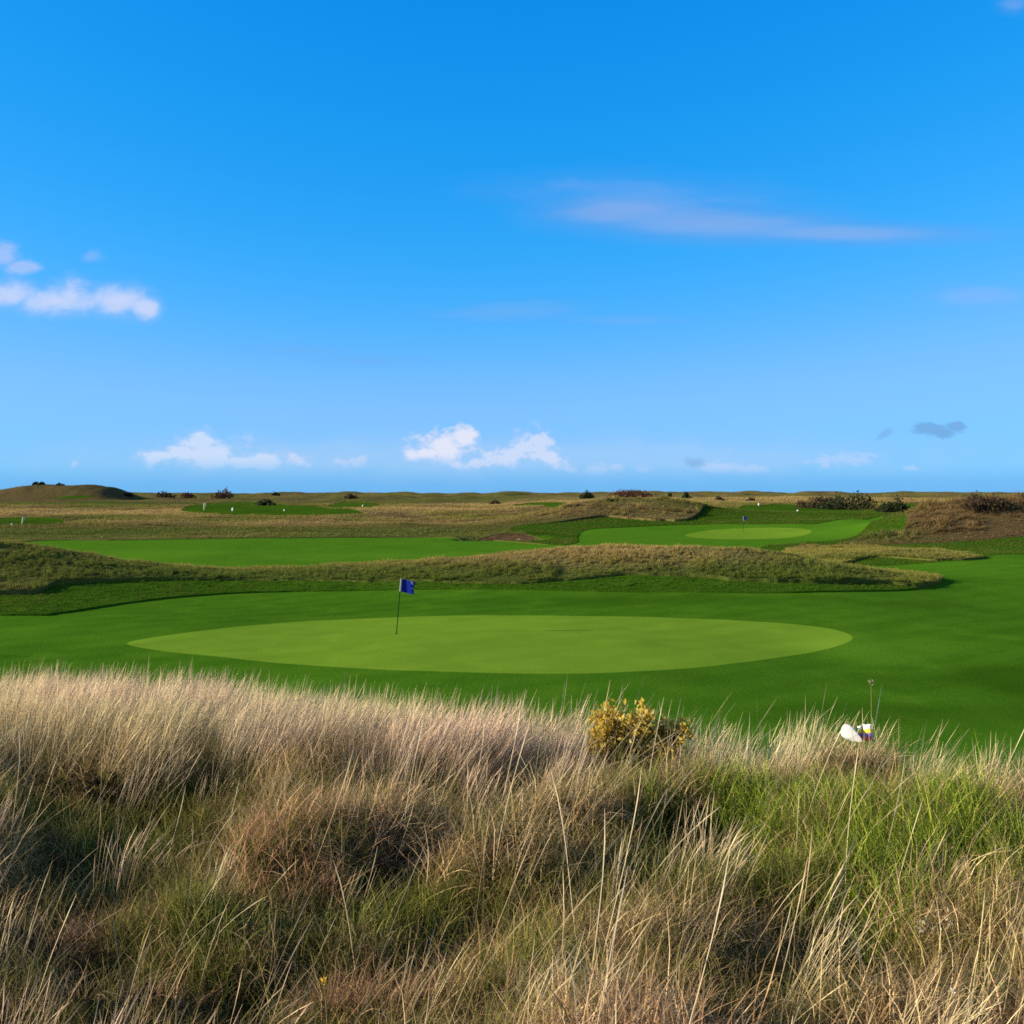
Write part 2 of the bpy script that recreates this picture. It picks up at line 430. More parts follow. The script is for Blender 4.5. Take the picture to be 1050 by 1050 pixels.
# ------------------------------------------------------------------ build the ground
def build_ground():
    X, Y, Z, tris = terrain()
    green, fair, semi, bunk = zone_fields(X, Y)
    V = np.stack([X, Y, Z, green, fair, semi, bunk, lift_semi(X, Y), lift_rough(X, Y)], 1)
    def part(name, V, tr, mat, up=0, walls=()):
        used = np.unique(tr)
        mp = np.full(len(V), -1); mp[used] = np.arange(len(used))
        P = V[used, :3].copy(); F = mp[tr]
        if up: P[:, 2] += V[used, up]
        for seg, lo, hi_ in walls:
            if not len(seg): continue
            n = len(P); a, b = seg[:, 0], seg[:, 1]; k = len(seg); ab = np.concatenate([a, b])
            low = V[ab, :3].copy(); hi = low.copy(); hi[:, 2] += V[ab, hi_]
            low[:, 2] += (V[ab, lo] if lo else 0) - .01
            P = np.concatenate([P, low, hi]); r = np.arange(k)
            la, lb, ha, hb = n + r, n + k + r, n + 2 * k + r, n + 3 * k + r
            F = np.concatenate([F, np.stack([la, lb, hb], 1), np.stack([la, hb, ha], 1)])
        tint = rough_tint(P[:, 0], P[:, 1])
        tint = np.concatenate([tint, np.ones((len(tint), 1))], 1)
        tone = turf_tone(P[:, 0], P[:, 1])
        o = link(name, np_mesh(name, P, F, mat, True, {'tint': tint, 'tone': tone}))
        return tag(o, kind='structure')
    V, tb, tris, bseg = clip(V, tris, V[:, 6])
    part('bunker_floor', V, tb, M_SAND)
    V, tg, tris, _ = clip(V, tris, V[:, 3])
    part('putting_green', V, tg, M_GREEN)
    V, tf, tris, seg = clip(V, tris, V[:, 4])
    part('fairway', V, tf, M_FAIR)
    V, ts, tris, sseg = clip(V, tris, V[:, 5])
    # lip of the longer grass along the mown edge
    smid = V[seg].mean(1)[:, 5] > .45
    part('semi_rough', V, ts, M_SEMI, 7, [(seg[smid], 0, 7)])
    part('ground', V, tris, M_ROUGH, 8, [(seg[~smid], 0, 8), (bseg, 0, 8), (sseg, 7, 8)])
build_ground()

# ------------------------------------------------------------------ grass tufts
def blades(n, h, hj, w, r, tilt, tiltj, curl, lean=0., leanj=0., seg=4, head=0., headw=2.2, seed=0, wild=0.):
    """n blades as flat tapering strips; returns verts, quads, t, rnd. lean: tilt toward +x; head: share of the stem that is seed head"""
    g = np.random.default_rng(seed)
    ph = g.uniform(0, 2 * np.pi, n); rr = r * np.sqrt(g.uniform(0, 1, n)); pa = g.uniform(0, 2 * np.pi, n)
    L = h * (1 + g.uniform(-hj, hj, n))
    th0 = np.abs(tilt + tiltj * g.normal(size=n)); cv = curl * (1 + .6 * g.normal(size=n))
    lx = lean + leanj * g.normal(size=n)
    P = np.zeros((n, seg + 1, 3)); P[:, 0, 0] = rr * np.cos(pa); P[:, 0, 1] = rr * np.sin(pa); P[:, 0, 2] = -.03
    for s in range(seg):
        t = (s + .5) / seg
        th = np.minimum(th0 + cv * t * t, 2.2)
        d = np.stack([np.sin(th) * np.cos(ph) + np.tan(lx) * (.6 + .8 * t), np.sin(th) * np.sin(ph), np.cos(th)], 1)
        d += wild * g.normal(size=(n, 3)) * t
        d /= np.linalg.norm(d, axis=1)[:, None]
        P[:, s + 1] = P[:, s] + d * (L / seg)[:, None]
    wa = g.uniform(0, np.pi, n)
    W = np.stack([np.cos(wa), np.sin(wa), np.zeros(n)], 1)
    tt = np.linspace(0, 1, seg + 1)
    if head > 0:
        prof = np.where(tt < 1 - head, .75, headw * np.clip((1 - tt) / head, 0, 1) ** .6); prof[-1] = .25
    else:
        prof = np.clip(1.05 - tt ** 1.6, .06, 1)
    ww = w * (1 + .35 * g.uniform(-1, 1, n))
    off = W[:, None, :] * prof[None, :, None] * ww[:, None, None] * .5
    A = P - off; B = P + off
    verts = np.stack([A, B], 2).reshape(-1, 3)
    b0 = np.arange(n)[:, None] * (seg + 1) * 2 + np.arange(seg)[None, :] * 2
    q = np.stack([b0, b0 + 1, b0 + 3, b0 + 2], -1).reshape(-1, 4)
    t = np.broadcast_to(np.repeat(tt, 2)[None], (n, 2 * (seg + 1))).ravel()
    rn = np.repeat(g.uniform(0, 1, n), 2 * (seg + 1))
    return verts, q, t, rn

def mat_grass(name, base, tip, var, inst=True, transl=.3, hi=None):
    """base -> tip colour along the blade, each blade a little different, tinted per tuft"""
    m, nt, _, _ = new_mat(name); t = NT(nt)
    tt = t.attr('along').outputs['Fac']; rn = t.attr('rnd').outputs['Fac']
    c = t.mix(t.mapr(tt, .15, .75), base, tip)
    if hi: c = t.mix(t.mapr(rn, .62, .95), c, hi)
    hsv = t.node('ShaderNodeHueSaturation'); t.put(hsv.inputs['Color'], c)
    t.put(hsv.inputs['Value'], t.mapr(rn, 0, 1, 1 - var, 1 + var, 'LINEAR'))
    c = hsv.outputs[0]
    if inst: c = t.mix(1., c, t.attr('tint', True).outputs['Color'], 'MULTIPLY')
    t.surf(c, .8, .06, transl=transl)
    return m

def tuft_collection(name, variants, mat):
    c = bpy.data.collections.new(name)
    for i, v in enumerate(variants):
        me = np_mesh(name + '_tuft', v[0], v[1], mat, True, {'along': v[2], 'rnd': v[3]})
        c.objects.link(bpy.data.objects.new('%s_tuft_%02d' % (name, i), me))
    return c

def scatter(name, pts, rot, scl, idx, tint, coll, label, cat):
    n = len(pts)
    me = bpy.data.meshes.new(name); me.vertices.add(n); me.vertices.foreach_set('co', np.asarray(pts, np.float32).ravel())
    for an, ty, key, val in (('rot', 'FLOAT_VECTOR', 'vector', rot), ('scl', 'FLOAT_VECTOR', 'vector', scl), ('idx', 'INT', 'value', idx), ('tint', 'FLOAT_COLOR', 'color', tint)):
        at = me.attributes.new(an, ty, 'POINT')
        at.data.foreach_set(key, np.ascontiguousarray(val, np.int32 if ty == 'INT' else np.float32).ravel())
    o = link(name, me)
    tag(o, label, cat, kind='stuff')
    g = bpy.data.node_groups.new(name, 'GeometryNodeTree')
    g.interface.new_socket('Geometry', in_out='INPUT', socket_type='NodeSocketGeometry')
    g.interface.new_socket('Geometry', in_out='OUTPUT', socket_type='NodeSocketGeometry')
    N, L = g.nodes, g.links
    gi, go = N.new('NodeGroupInput'), N.new('NodeGroupOutput')
    ci = N.new('GeometryNodeCollectionInfo'); ci.inputs['Collection'].default_value = coll
    ci.inputs['Separate Children'].default_value = True; ci.inputs['Reset Children'].default_value = True
    ip = N.new('GeometryNodeInstanceOnPoints'); ip.inputs['Pick Instance'].default_value = True
    def na(nm, ty):
        x = N.new('GeometryNodeInputNamedAttribute'); x.data_type = ty; x.inputs['Name'].default_value = nm
        return x.outputs[0]
    L.new(gi.outputs[0], ip.inputs['Points']); L.new(ci.outputs[0], ip.inputs['Instance'])
    L.new(na('idx', 'INT'), ip.inputs['Instance Index'])
    e2r = N.new('FunctionNodeEulerToRotation'); L.new(na('rot', 'FLOAT_VECTOR'), e2r.inputs[0]); L.new(e2r.outputs[0], ip.inputs['Rotation'])
    L.new(na('scl', 'FLOAT_VECTOR'), ip.inputs['Scale'])
    L.new(ip.outputs[0], go.inputs[0])
    md = o.modifiers.new('tufts', 'NODES'); md.node_group = g
    return o

def rgba(c): return np.concatenate([c, np.ones(c.shape[:-1] + (1,))], -1)

# --- species
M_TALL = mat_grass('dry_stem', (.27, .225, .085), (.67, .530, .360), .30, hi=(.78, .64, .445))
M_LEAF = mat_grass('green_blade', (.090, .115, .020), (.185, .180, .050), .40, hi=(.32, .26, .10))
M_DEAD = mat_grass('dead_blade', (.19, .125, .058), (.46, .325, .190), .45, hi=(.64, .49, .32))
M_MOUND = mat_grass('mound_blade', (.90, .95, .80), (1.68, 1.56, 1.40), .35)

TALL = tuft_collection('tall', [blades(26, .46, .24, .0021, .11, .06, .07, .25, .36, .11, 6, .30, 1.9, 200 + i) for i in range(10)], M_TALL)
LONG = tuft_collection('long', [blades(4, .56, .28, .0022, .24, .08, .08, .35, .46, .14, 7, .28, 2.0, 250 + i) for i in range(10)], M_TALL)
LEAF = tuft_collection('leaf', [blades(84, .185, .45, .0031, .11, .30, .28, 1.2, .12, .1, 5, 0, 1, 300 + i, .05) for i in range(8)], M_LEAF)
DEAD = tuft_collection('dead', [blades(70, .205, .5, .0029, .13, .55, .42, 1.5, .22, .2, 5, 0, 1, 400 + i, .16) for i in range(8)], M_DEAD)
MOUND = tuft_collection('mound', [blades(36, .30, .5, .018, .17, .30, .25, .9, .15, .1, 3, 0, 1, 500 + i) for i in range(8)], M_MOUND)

def sample_near(density, y0, y1, xw, seed):
    g = np.random.default_rng(seed)
    area = 0; 
    n = int(density * (y1 - y0) * 2 * (xw * (y1 + 3)))
    y = g.uniform(y0, y1, n); x = g.uniform(-1, 1, n) * xw * (y1 + 3)
    k = np.abs(x) < xw * (y + 3)
    return x[k], y[k], g

def finish(x, y, g, s, sj, zr, coll, name, tint, label, cat, sz=None, tiltj=.12, semi=None):
    z = H(x, y)
    if semi is not None: z = z + np.where(semi > 0, lift_semi(x, y), lift_rough(x, y)) - .01
    n = len(x)
    rot = np.stack([g.normal(size=n) * tiltj, g.normal(size=n) * tiltj, zr * g.uniform(-1, 1, n)], 1)
    sc = s * (1 + sj * g.uniform(-1, 1, n))
    scl = np.stack([sc, sc, sc if sz is None else sc * sz], 1)
    return scatter(name, np.stack([x, y, z], 1), rot, scl, g.integers(0, len(coll.objects), n), rgba(tint), coll, label, cat)

def hollow_w(x, y):
    w = np.zeros_like(x)
    for hx, hy, ra, rb, dp in HOLLOWS: w = np.maximum(w, bump(x, y, hx, hy, ra, rb) if dp > 0 else bump(x, y + .35, hx - .1, hy, ra * 1.05, rb * 1.7, 3, 3))
    return w

GREEN_NEAR = [(*near_xy(u, v), a, b) for u, v, a, b in [(830, 850, 1.0, .6), (980, 850, 1.1, .7), (760, 835, .7, .4), (930, 900, .5, .4), (120, 890, .4, .25), (400, 960, .35, .3), (560, 1010, .35, .25), (890, 965, .3, .3), (250, 960, .3, .25), (70, 860, .6, .22), (200, 800, .3, .25), (700, 870, .3, .25), (640, 820, .5, .25), (350, 830, .5, .3), (30, 800, .4, .3), (330, 880, .4, .25), (60, 900, .4, .25)]]
def green_w(x, y):
    w = np.zeros_like(x)
    for i, (cx, cy, a, b) in enumerate(GREEN_NEAR): w = np.maximum(w, (1. if i < 4 or cx > .8 else .5) * bump(x, y, cx, cy, a, b))
    return np.clip(w + .35 * fbm(x * 1.1, y * 1.4, 2, 121), 0, 1)

def tussock(x, y): return sst(-.16, .20, fbm(x * 1.0 + 3, y * 1.35, 3, 5) + .35 * fbm(x * 3.2, y * 3.6, 2, 21))

def near_grass():
    # tall pale stems: a dense stand on the far side of the crest, thin drifts nearer
    x, y, g = sample_near(120, 1.6, 12.5, .62, 1)
    band = sst(5.85, 6.75, y + .25 * fbm(x, y, 2, 131) + .06 * x)
    drift = sst(.02, .30, fbm(x * .9, y * 1.1, 3, 133))
    prob = (band * .60 + (1 - band) * (.03 + .15 * drift) * (1 - .9 * green_w(x, y))) * (1 - .92 * hollow_w(x, y)) * (1 - .95 * bump(x, y, 2.0, 6.5, .55, .55, 4, 4)) * (1 - .85 * bump(x, y, .62, 6.5, .75, .45, 4, 4))
    prob *= 1 - .45 * sst(9.5, 12.5, y)
    k = g.uniform(0, 1, len(x)) < prob
    x, y = x[k], y[k]; b = band[k]
    n2 = fbm(x * .7, y * .9, 3, 137)
    warm = np.array([1.0, .95, .90]); cool = np.array([.97, 1.0, .80]); pink = np.array([1.02, .92, .93])
    w = sst(-.2, .2, n2)[:, None]
    tint = (cool * (1 - w) + pink * w) * (.87 + .25 * g.uniform(0, 1, (len(x), 1)))
    s = .86 + .10 * b
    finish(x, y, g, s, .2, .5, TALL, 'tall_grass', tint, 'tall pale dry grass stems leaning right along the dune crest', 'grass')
    # single long stems over the hollows
    x, y, g = sample_near(5.5, 1.6, 6.4, .62, 4)
    tint = np.array([.95, .95, .88]) * (.75 + .4 * g.uniform(0, 1, (len(x), 1)))
    finish(x, y, g, 1.0, .25, .35, LONG, 'long_stems', tint, 'single long pale stems arching right over the hollows of the near dune', 'grass')
    # green leafy understorey
    x, y, g = sample_near(190, 1.5, 12.5, .62, 2)
    gw = green_w(x, y)
    T = tussock(x, y)
    prob = (.09 + .14 * (1 - T) + .77 * gw) * (1 - .35 * hollow_w(x, y)) * (1 - .55 * sst(6.6, 7.6, y))
    k = g.uniform(0, 1, len(x)) < prob
    x, y, gw = x[k], y[k], gw[k]
    a = np.array([.95, .90, .85]); b = np.array([1.05, 1.48, .55]); yel = np.array([1.35, 1.15, .5])
    tint = a * (1 - gw[:, None]) + b * gw[:, None]
    tint = tint * (.8 + .4 * g.uniform(0, 1, (len(x), 1)))
    finish(x, y, g, 1.0 + .35 * gw, .35, 3.14, LEAF, 'green_grass', tint, 'short green grass growing between the dry stems', 'grass')
    # dead thatch
    x, y, g = sample_near(250, 1.5, 12.0, .62, 3)
    d = sst(-.15, .2, fbm(x * 1.3 + 5, y * 1.5, 3, 141))
    T = tussock(x, y)
    prob = (.12 + .28 * d + .60 * T) * (1 - .93 * green_w(x, y)) * (1 - .8 * hollow_w(x, y)) * (1 - .5 * sst(6.8, 7.8, y))
    k = g.uniform(0, 1, len(x)) < prob
    x, y = x[k], y[k]
    n2 = sst(-.2, .25, fbm(x * 1.6, y * 1.6, 2, 145))[:, None]
    tint = (np.array([1.05, .86, .80]) * n2 + np.array([1.0, .98, .82]) * (1 - n2)) * (.75 + .45 * g.uniform(0, 1, (len(x), 1)))
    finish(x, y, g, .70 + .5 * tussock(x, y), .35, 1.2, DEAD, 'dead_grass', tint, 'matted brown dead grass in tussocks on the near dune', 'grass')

def rough_points(n, y0, y1, seed, xl=-.60, xh=.60):
    g = np.random.default_rng(seed)
    y = np.sqrt(g.uniform(y0 ** 2, y1 ** 2, n)); x = g.uniform(xl, xh, n) * (y + 6)
    green, fair, semi, bunk = zone_fields(x, y)
    k = (fair < -.08) & (green < 0) & (bunk < -.1)
    return x[k], y[k], semi[k], g

def far_grass():
    # mounds at 45-110 m
    x, y, semi, g = rough_points(170000, 40, 105, 21)
    k = semi < -.04
    x, y, semi = x[k], y[k], semi[k]
    keep = g.uniform(0, 1, len(x)) < .95 + .3 * fbm(x / .9, y / .9, 2, 151)
    x, y, semi = x[keep], y[keep], semi[keep]
    tint = rough_tint(x, y) * (.75 + .6 * g.uniform(0, 1, (len(x), 1)))
    cl = np.clip(1 + 1.6 * fbm(x / 1.6, y / 1.6, 2, 155), .6, 1.8)
    o = finish(x, y, g, .55 * cl, .3, 3.14, MOUND, 'mound_grass', tint, 'tufted olive and straw rough grass covering the mid mounds', 'grass', semi=semi)
    # short green semi-rough
    x, y, semi, g = rough_points(260000, 36, 180, 25)
    k = semi > .05
    x, y, semi = x[k], y[k], semi[k]
    n2 = sst(-.1, .3, fbm(x / 3, y / 3, 3, 161))[:, None]
    tint = (np.array([.044, .092, .009]) * (1 - n2) + np.array([.075, .092, .018]) * n2) * (.75 + .5 * g.uniform(0, 1, (len(x), 1)))
    finish(x, y, g, .34 + .0010 * np.maximum(y - 60, 0), .35, 3.14, MOUND, 'semi_rough_grass', tint, 'short dark green grass of the semi rough at the foot of the mounds', 'grass', semi=semi)
    # 105-330 m
    x, y, semi, g = rough_points(150000, 105, 330, 22)
    k = semi < -.08
    x, y, semi = x[k], y[k], semi[k]
    tint = rough_tint(x, y) * (.7 + .6 * g.uniform(0, 1, (len(x), 1)))
    cl = np.clip(1 + 1.8 * fbm(x / 4, y / 4, 3, 157), .4, 2.0)
    hz = 2.0 * bump(x, y, 61, 122, 20, 12, 4, 4) + .9 * bump(x, y, 19, 165, 18, 11, 4, 4)
    cl = cl * (1 + hz * np.clip(.6 + 3.2 * fbm(x / 1.7, y / 2.4, 2, 163), 0, 1.6))
    tint = tint * (1 + .5 * np.minimum(hz, 1) * g.uniform(-.8, 1.2, len(x)))[:, None]
    finish(x, y, g, (.62 + .0025 * (y - 105)) * cl, .35, 3.14, MOUND, 'links_grass', tint, 'brown and tan rough grass over the rolling ground beyond the fairways', 'grass', semi=semi)
    # 330-900 m
    x, y, semi, g = rough_points(60000, 330, 950, 23)
    tint = rough_tint(x, y) * (.7 + .6 * g.uniform(0, 1, (len(x), 1)))
    cl = np.clip(1 + 2.2 * fbm(x / 14, y / 18, 3, 159), .3, 2.4)
    finish(x, y, g, 1.2 * cl, .4, 3.14, MOUND, 'dune_grass', tint, 'rough marram grass on the far dunes along the skyline', 'grass', sz=.75)

near_grass()
far_grass()

# ------------------------------------------------------------------ shrubs and bushes
def leaf_cloud(n, lobes, leaf, seed, shell=.55, droop=0., jit=.18):
    """leaf-sized rhombi spread through several ellipsoid lobes (cx,cy,cz,rx,ry,rz)"""
    g = np.random.default_rng(seed)
    vol = np.array([l[3] * l[4] * l[5] for l in lobes]) ** .8
    pick = g.choice(len(lobes), n, p=vol / vol.sum())
    Lb = np.array(lobes)[pick]
    d = g.normal(size=(n, 3)); d /= np.linalg.norm(d, axis=1)[:, None]
    r = (shell + (1 - shell) * g.uniform(0, 1, n)) ** .7 * (1 + jit * g.normal(size=n))
    c = Lb[:, :3] + d * r[:, None] * Lb[:, 3:]
    c[:, 2] = np.maximum(c[:, 2], .02)
    a = g.normal(size=(n, 3)) + d * .8 + np.array([0, 0, .4 - droop]); a /= np.linalg.norm(a, axis=1)[:, None]
    b = np.cross(a, g.normal(size=(n, 3))); b /= np.linalg.norm(b, axis=1)[:, None]
    nrm = np.cross(a, b)
    s = leaf * (1 + .45 * g.uniform(-1, 1, n))[:, None]
    v = np.stack([c - a * s * .5, c + b * s * .30 + nrm * s * .06, c + a * s * .6, c - b * s * .30 + nrm * s * .06], 1).reshape(-1, 3)
    q = np.arange(n * 4).reshape(n, 4)
    return v, q, np.repeat(g.uniform(0, 1, n), 4)

def tubes(paths, rad, sides=5):
    V = []; F = []
    for p in paths:
        p = np.array(p, float); m = len(p)
        b = len(V)
        for i in range(m):
            t = p[min(i + 1, m - 1)] - p[max(i - 1, 0)]; t /= np.linalg.norm(t) + 1e-9
            u = np.cross(t, [0.3, .9, .1]); u /= np.linalg.norm(u) + 1e-9; w = np.cross(t, u)
            r = rad * (1 - .75 * i / max(m - 1, 1))
            for k in range(sides):
                a = 2 * math.pi * k / sides
                V.append(p[i] + r * (math.cos(a) * u + math.sin(a) * w))
        for i in range(m - 1):
            for k in range(sides):
                k2 = (k + 1) % sides
                F.append((b + i * sides + k, b + i * sides + k2, b + (i + 1) * sides + k2, b + (i + 1) * sides + k))
    return np.array(V), np.array(F)

def mat_leaves(name, c1, c2, c3, transl=.25):
    m, nt, _, _ = new_mat(name); t = NT(nt)
    rn = t.attr('rnd').outputs['Fac']
    c = t.mix(t.mapr(rn, .1, .6), c1, c2)
    c = t.mix(t.mapr(rn, .72, .98), c, c3)
    t.surf(c, .7, .2, transl=transl)
    return m
def mat_plain(name, c, rough=.8, spec=.2, nscale=None, c2=None, transl=None):
    m, nt, _, _ = new_mat(name); t = NT(nt)
    cc = c
    if c2: cc = t.mix(t.mapr(t.noise(t.obj(), nscale or 8., 4, .6), .35, .65), c, c2)
    t.surf(cc, rough, spec, transl=transl)
    return m
M_BARK = mat_plain('bark', (.060, .042, .028), .9, .1, 30., (.11, .08, .055))
M_GORSE = mat_leaves('gorse_leaf', (.014, .026, .007), (.026, .042, .011), (.055, .056, .018))
M_SCRUB = mat_leaves('scrub_leaf', (.034, .022, .011), (.062, .040, .019), (.105, .070, .034))
M_RUST = mat_leaves('rust_leaf', (.060, .026, .016), (.105, .045, .026), (.16, .085, .045))
M_YELLOW = mat_leaves('autumn_leaf', (.36, .24, .030), (.58, .41, .055), (.78, .62, .19), .42)

def lobes_for(w, h, seed, k=7):
    g = random.Random(seed); out = []
    for i in range(k):
        f = (i + .5) / k * 2 - 1
        hh = h * (1 - .55 * f * f) * g.uniform(.65, 1.05)
        out.append((f * w * .42, g.uniform(-.2, .2) * w, hh * .45, w * g.uniform(.13, .24), w * .22, hh * .55))
    return out

def bush(u, v, w_px, h_px, mat, label, seed, n=900, leaf_px=2.0, name='bush', cat='bush', group=None, d=None):
    if d is None: x, y = unproject(u, v)
    else: x, y = (u - 525) / FPX * d, d
    z = ground(x, y) - .05
    px = y / FPX
    e = empty(name, (x, y, z)); tag(e, label, cat, group)
    h_px *= 1.35
    w, h = w_px * px, h_px * px
    lb = lobes_for(w, h, seed)
    vv, q, rn = leaf_cloud(n, lb, leaf_px * px, seed, .35)
    link('foliage', np_mesh('foliage', vv, q, mat, False, {'rnd': rn}), e)
    g = random.Random(seed + 5); paths = []
    for l in lb:
        tip = (l[0] + g.uniform(-.1, .1) * w, l[1], l[2] + l[5] * .9)
        bs = (l[0] * .25, 0, -.1)
        paths.append([bs, ((bs[0] + tip[0]) / 2 + g.uniform(-.05, .05) * w, tip[1] * .5, tip[2] * .55), tip])
    tv, tf = tubes(paths, .035 * h + .01, 4)
    link('branches', np_mesh('branches', tv, tf, M_BARK), e)
    return e

GB = 'bushes scattered over the far links'
bush(868, 522.5, 56, 15, M_GORSE, 'widest dark gorse thicket on the ridge behind the far green', 1, 1800, group=GB)
bush(842, 521.5, 50, 11, M_SCRUB, 'low brown scrub against the left end of the dark gorse thicket', 2, 1500, group=GB)
bush(916, 526, 36, 13, M_GORSE, 'rounded dark green bush just right of the gorse thicket', 3, 1500, group=GB)
bush(1009, 522, 52, 13, M_SCRUB, 'brown twiggy bush crowning the right hand mound', 4, 2200, group=GB)
bush(648, 511, 44, 8, M_RUST, 'long low rust red bush on the skyline', 5, 1200, group=GB)
bush(601, 512, 14, 7, M_GORSE, 'dark skyline bush with a pale bank just left of the rust bush', 6, 500, group=GB)
bush(624, 516, 18, 5, M_GORSE, 'flat dark bush in front of the rust red bush', 7, 400, group=GB)
bush(704, 512, 10, 6, M_GORSE, 'small dark bush alone on the skyline right of the rust bush', 8, 300, group=GB)
bush(737, 513.5, 10, 3.5, M_SCRUB, 'flattish brown bush on pale grass behind the hill', 9, 250, group=GB)
bush(770, 514.5, 9, 4, M_SCRUB, 'little brown bush beyond the white marker', 10, 250, group=GB)
bush(687, 509.5, 3, 4, M_GORSE, 'tiny upright bush on the skyline', 11, 120, group=GB)
bush(272, 518.5, 20, 6, M_GORSE, 'dark bush behind the far tee with the white marker', 12, 600, group=GB)
bush(283, 508.5, 7, 4, M_GORSE, 'small dark skyline bush above the tee', 13, 200, group=GB)
bush(360, 511.5, 13, 4.5, M_SCRUB, 'low brown bush left of middle near the skyline', 14, 300, group=GB)
bush(508, 518, 12, 4, M_SCRUB, 'brown bush on tan grass above the bunker', 15, 300, group=GB)
bush(590, 521, 24, 4, M_GORSE, 'flat olive scrub beside the far mown strip', 16, 400, group=GB)
bush(131, 509, 10, 3.5, M_GORSE, 'dark bush at the right foot of the big dune', 17, 250, group=GB)
bush(228, 505.5, 22, 9, M_RUST, 'dark rusty scrub on the skyline right of the big dune', 18, 400, group=GB, d=560)
bush(193, 506, 16, 7.5, M_RUST, 'shorter rusty scrub nearer the big dune', 19, 300, group=GB, d=560)
bush(170, 506, 20, 6.5, M_SCRUB, 'brown scrub strip on the skyline beside the big dune', 20, 300, group=GB, d=560)
bush(1046, 509, 10, 5, M_GORSE, 'dark bush at the right edge of the skyline', 21, 200, group=GB, d=500)
bush(40, 499.5, 12, 3, M_GORSE, 'dark tuft of scrub on the top of the big dune', 22, 200, group=GB, d=449)
bush(62, 499.5, 10, 2.5, M_GORSE, 'smaller dark scrub on the flat dune top', 23, 160, group=GB, d=449)

# the yellow leaved shrub in the foreground
def yellow_shrub():
    px_c = (648 - 525) / FPX
    y = 7.0; x = px_c * y; z = ground(x, y)
    e = empty('yellow_shrub', (x, y, z))
    tag(e, 'bushy shrub with yellow autumn leaves in the tan grass on the crest', 'shrub')
    k = y / FPX
    top = EYE - (722 - V0) * k - z
    lb = []
    for du, tv, ru, rv in [(-26, 735, 16, 16), (-32, 752, 14, 12), (-8, 750, 16, 16), (10, 735, 12, 16), (14, 752, 16, 14), (34, 748, 14, 14), (50, 745, 11, 12), (42, 758, 14, 12), (0, 742, 18, 14), (-14, 765, 24, 14), (26, 768, 22, 12), (-38, 766, 12, 12)]:
        zz = EYE - (tv - V0) * k - z
        lb.append((du * k, random.uniform(-.1, .1), zz, ru * k, .14, rv * k))
    vv, q, rn = leaf_cloud(3400, lb, .036, 77, .0, 0., .28)
    link('foliage', np_mesh('foliage', vv, q, M_YELLOW, False, {'rnd': rn}), e)
    paths = []
    for l in lb:
        for j in range(3):
            tip = np.array([l[0] + random.uniform(-.6, .6) * l[3], l[1] + random.uniform(-.1, .1), l[2] + random.uniform(.2, 1.) * l[5]])
            b = np.array([l[0] * .35, random.uniform(-.05, .05), -.05])
            paths.append([b, (b + tip) / 2 + np.array([random.uniform(-.04, .04), 0, -.03]), tip])
    tv, tf = tubes(paths, .007, 5)
    link('branches', np_mesh('branches', tv, tf, M_BARK), e)
yellow_shrub()

def small_plant(u, v, y, w, h, n, leaf, mat, name, label, cat, seed):
    x = (u - 525) / FPX * y; z = ground(x, y)
    zt = EYE - (v - V0) / FPX * y - z          # height of the leaf head above the ground
    e = empty(name, (x, y, z)); tag(e, label, cat)
    lb = [(0, 0, zt, w, w, h), (w * .6, .02, zt - h * .4, w * .6, w * .6, h * .7), (-w * .6, -.02, zt - h * .5, w * .6, w * .6, h * .7)]
    vv, q, rn = leaf_cloud(n, lb, leaf, seed, .2)
    link('foliage', np_mesh('foliage', vv, q, mat, False, {'rnd': rn}), e)
    g = random.Random(seed)
    paths = [[(g.uniform(-.02, .02), 0, -.05), (l[0] * .4, 0, l[2] * .5), (l[0] + g.uniform(-.5, .5) * l[3], l[1], l[2] + l[5] * .6)] for l in lb for _ in range(3)]
    tv, tf = tubes(paths, .004, 4)
    link('stem', np_mesh('stem', tv, tf, M_BARK), e)
    return e
M_OLIVEL = mat_leaves('olive_leaf', (.10, .10, .02), (.24, .20, .03), (.42, .30, .05), .3)
M_DOCK = mat_leaves('dock_leaf', (.17, .070, .024), (.28, .125, .045), (.42, .24, .10), .2)
M_SEED = mat_leaves('seed_down', (.50, .46, .40), (.66, .62, .55), (.78, .74, .68), .3)
small_plant(432, 776, 7.3, .10, .07, 60, .035, M_OLIVEL, 'yellowing_plant', 'little yellowing leafy plant in the tan grass left of the shrub', 'plant', 3)
small_plant(193, 776, 7.0, .11, .08, 70, .045, M_OLIVEL, 'leafy_plant', 'olive leafy plant at the top of a dark hollow on the left', 'plant', 4)
small_plant(892, 905, 4.55, .10, .10, 150, .032, M_DOCK, 'dead_dock', 'rusty orange dead dock plant in the right foreground', 'plant', 5)
small_plant(962, 945, 4.1, .10, .035, 46, .020, M_SEED, 'seed_head_plant', 'white fluffy seed heads low in the right foreground grass', 'plant', 6)
small_plant(104, 806, 6.2, .16, .10, 170, .05, M_SCRUB, 'dead_bramble', 'purplish brown dead clump beside the left hollow', 'plant', 8)

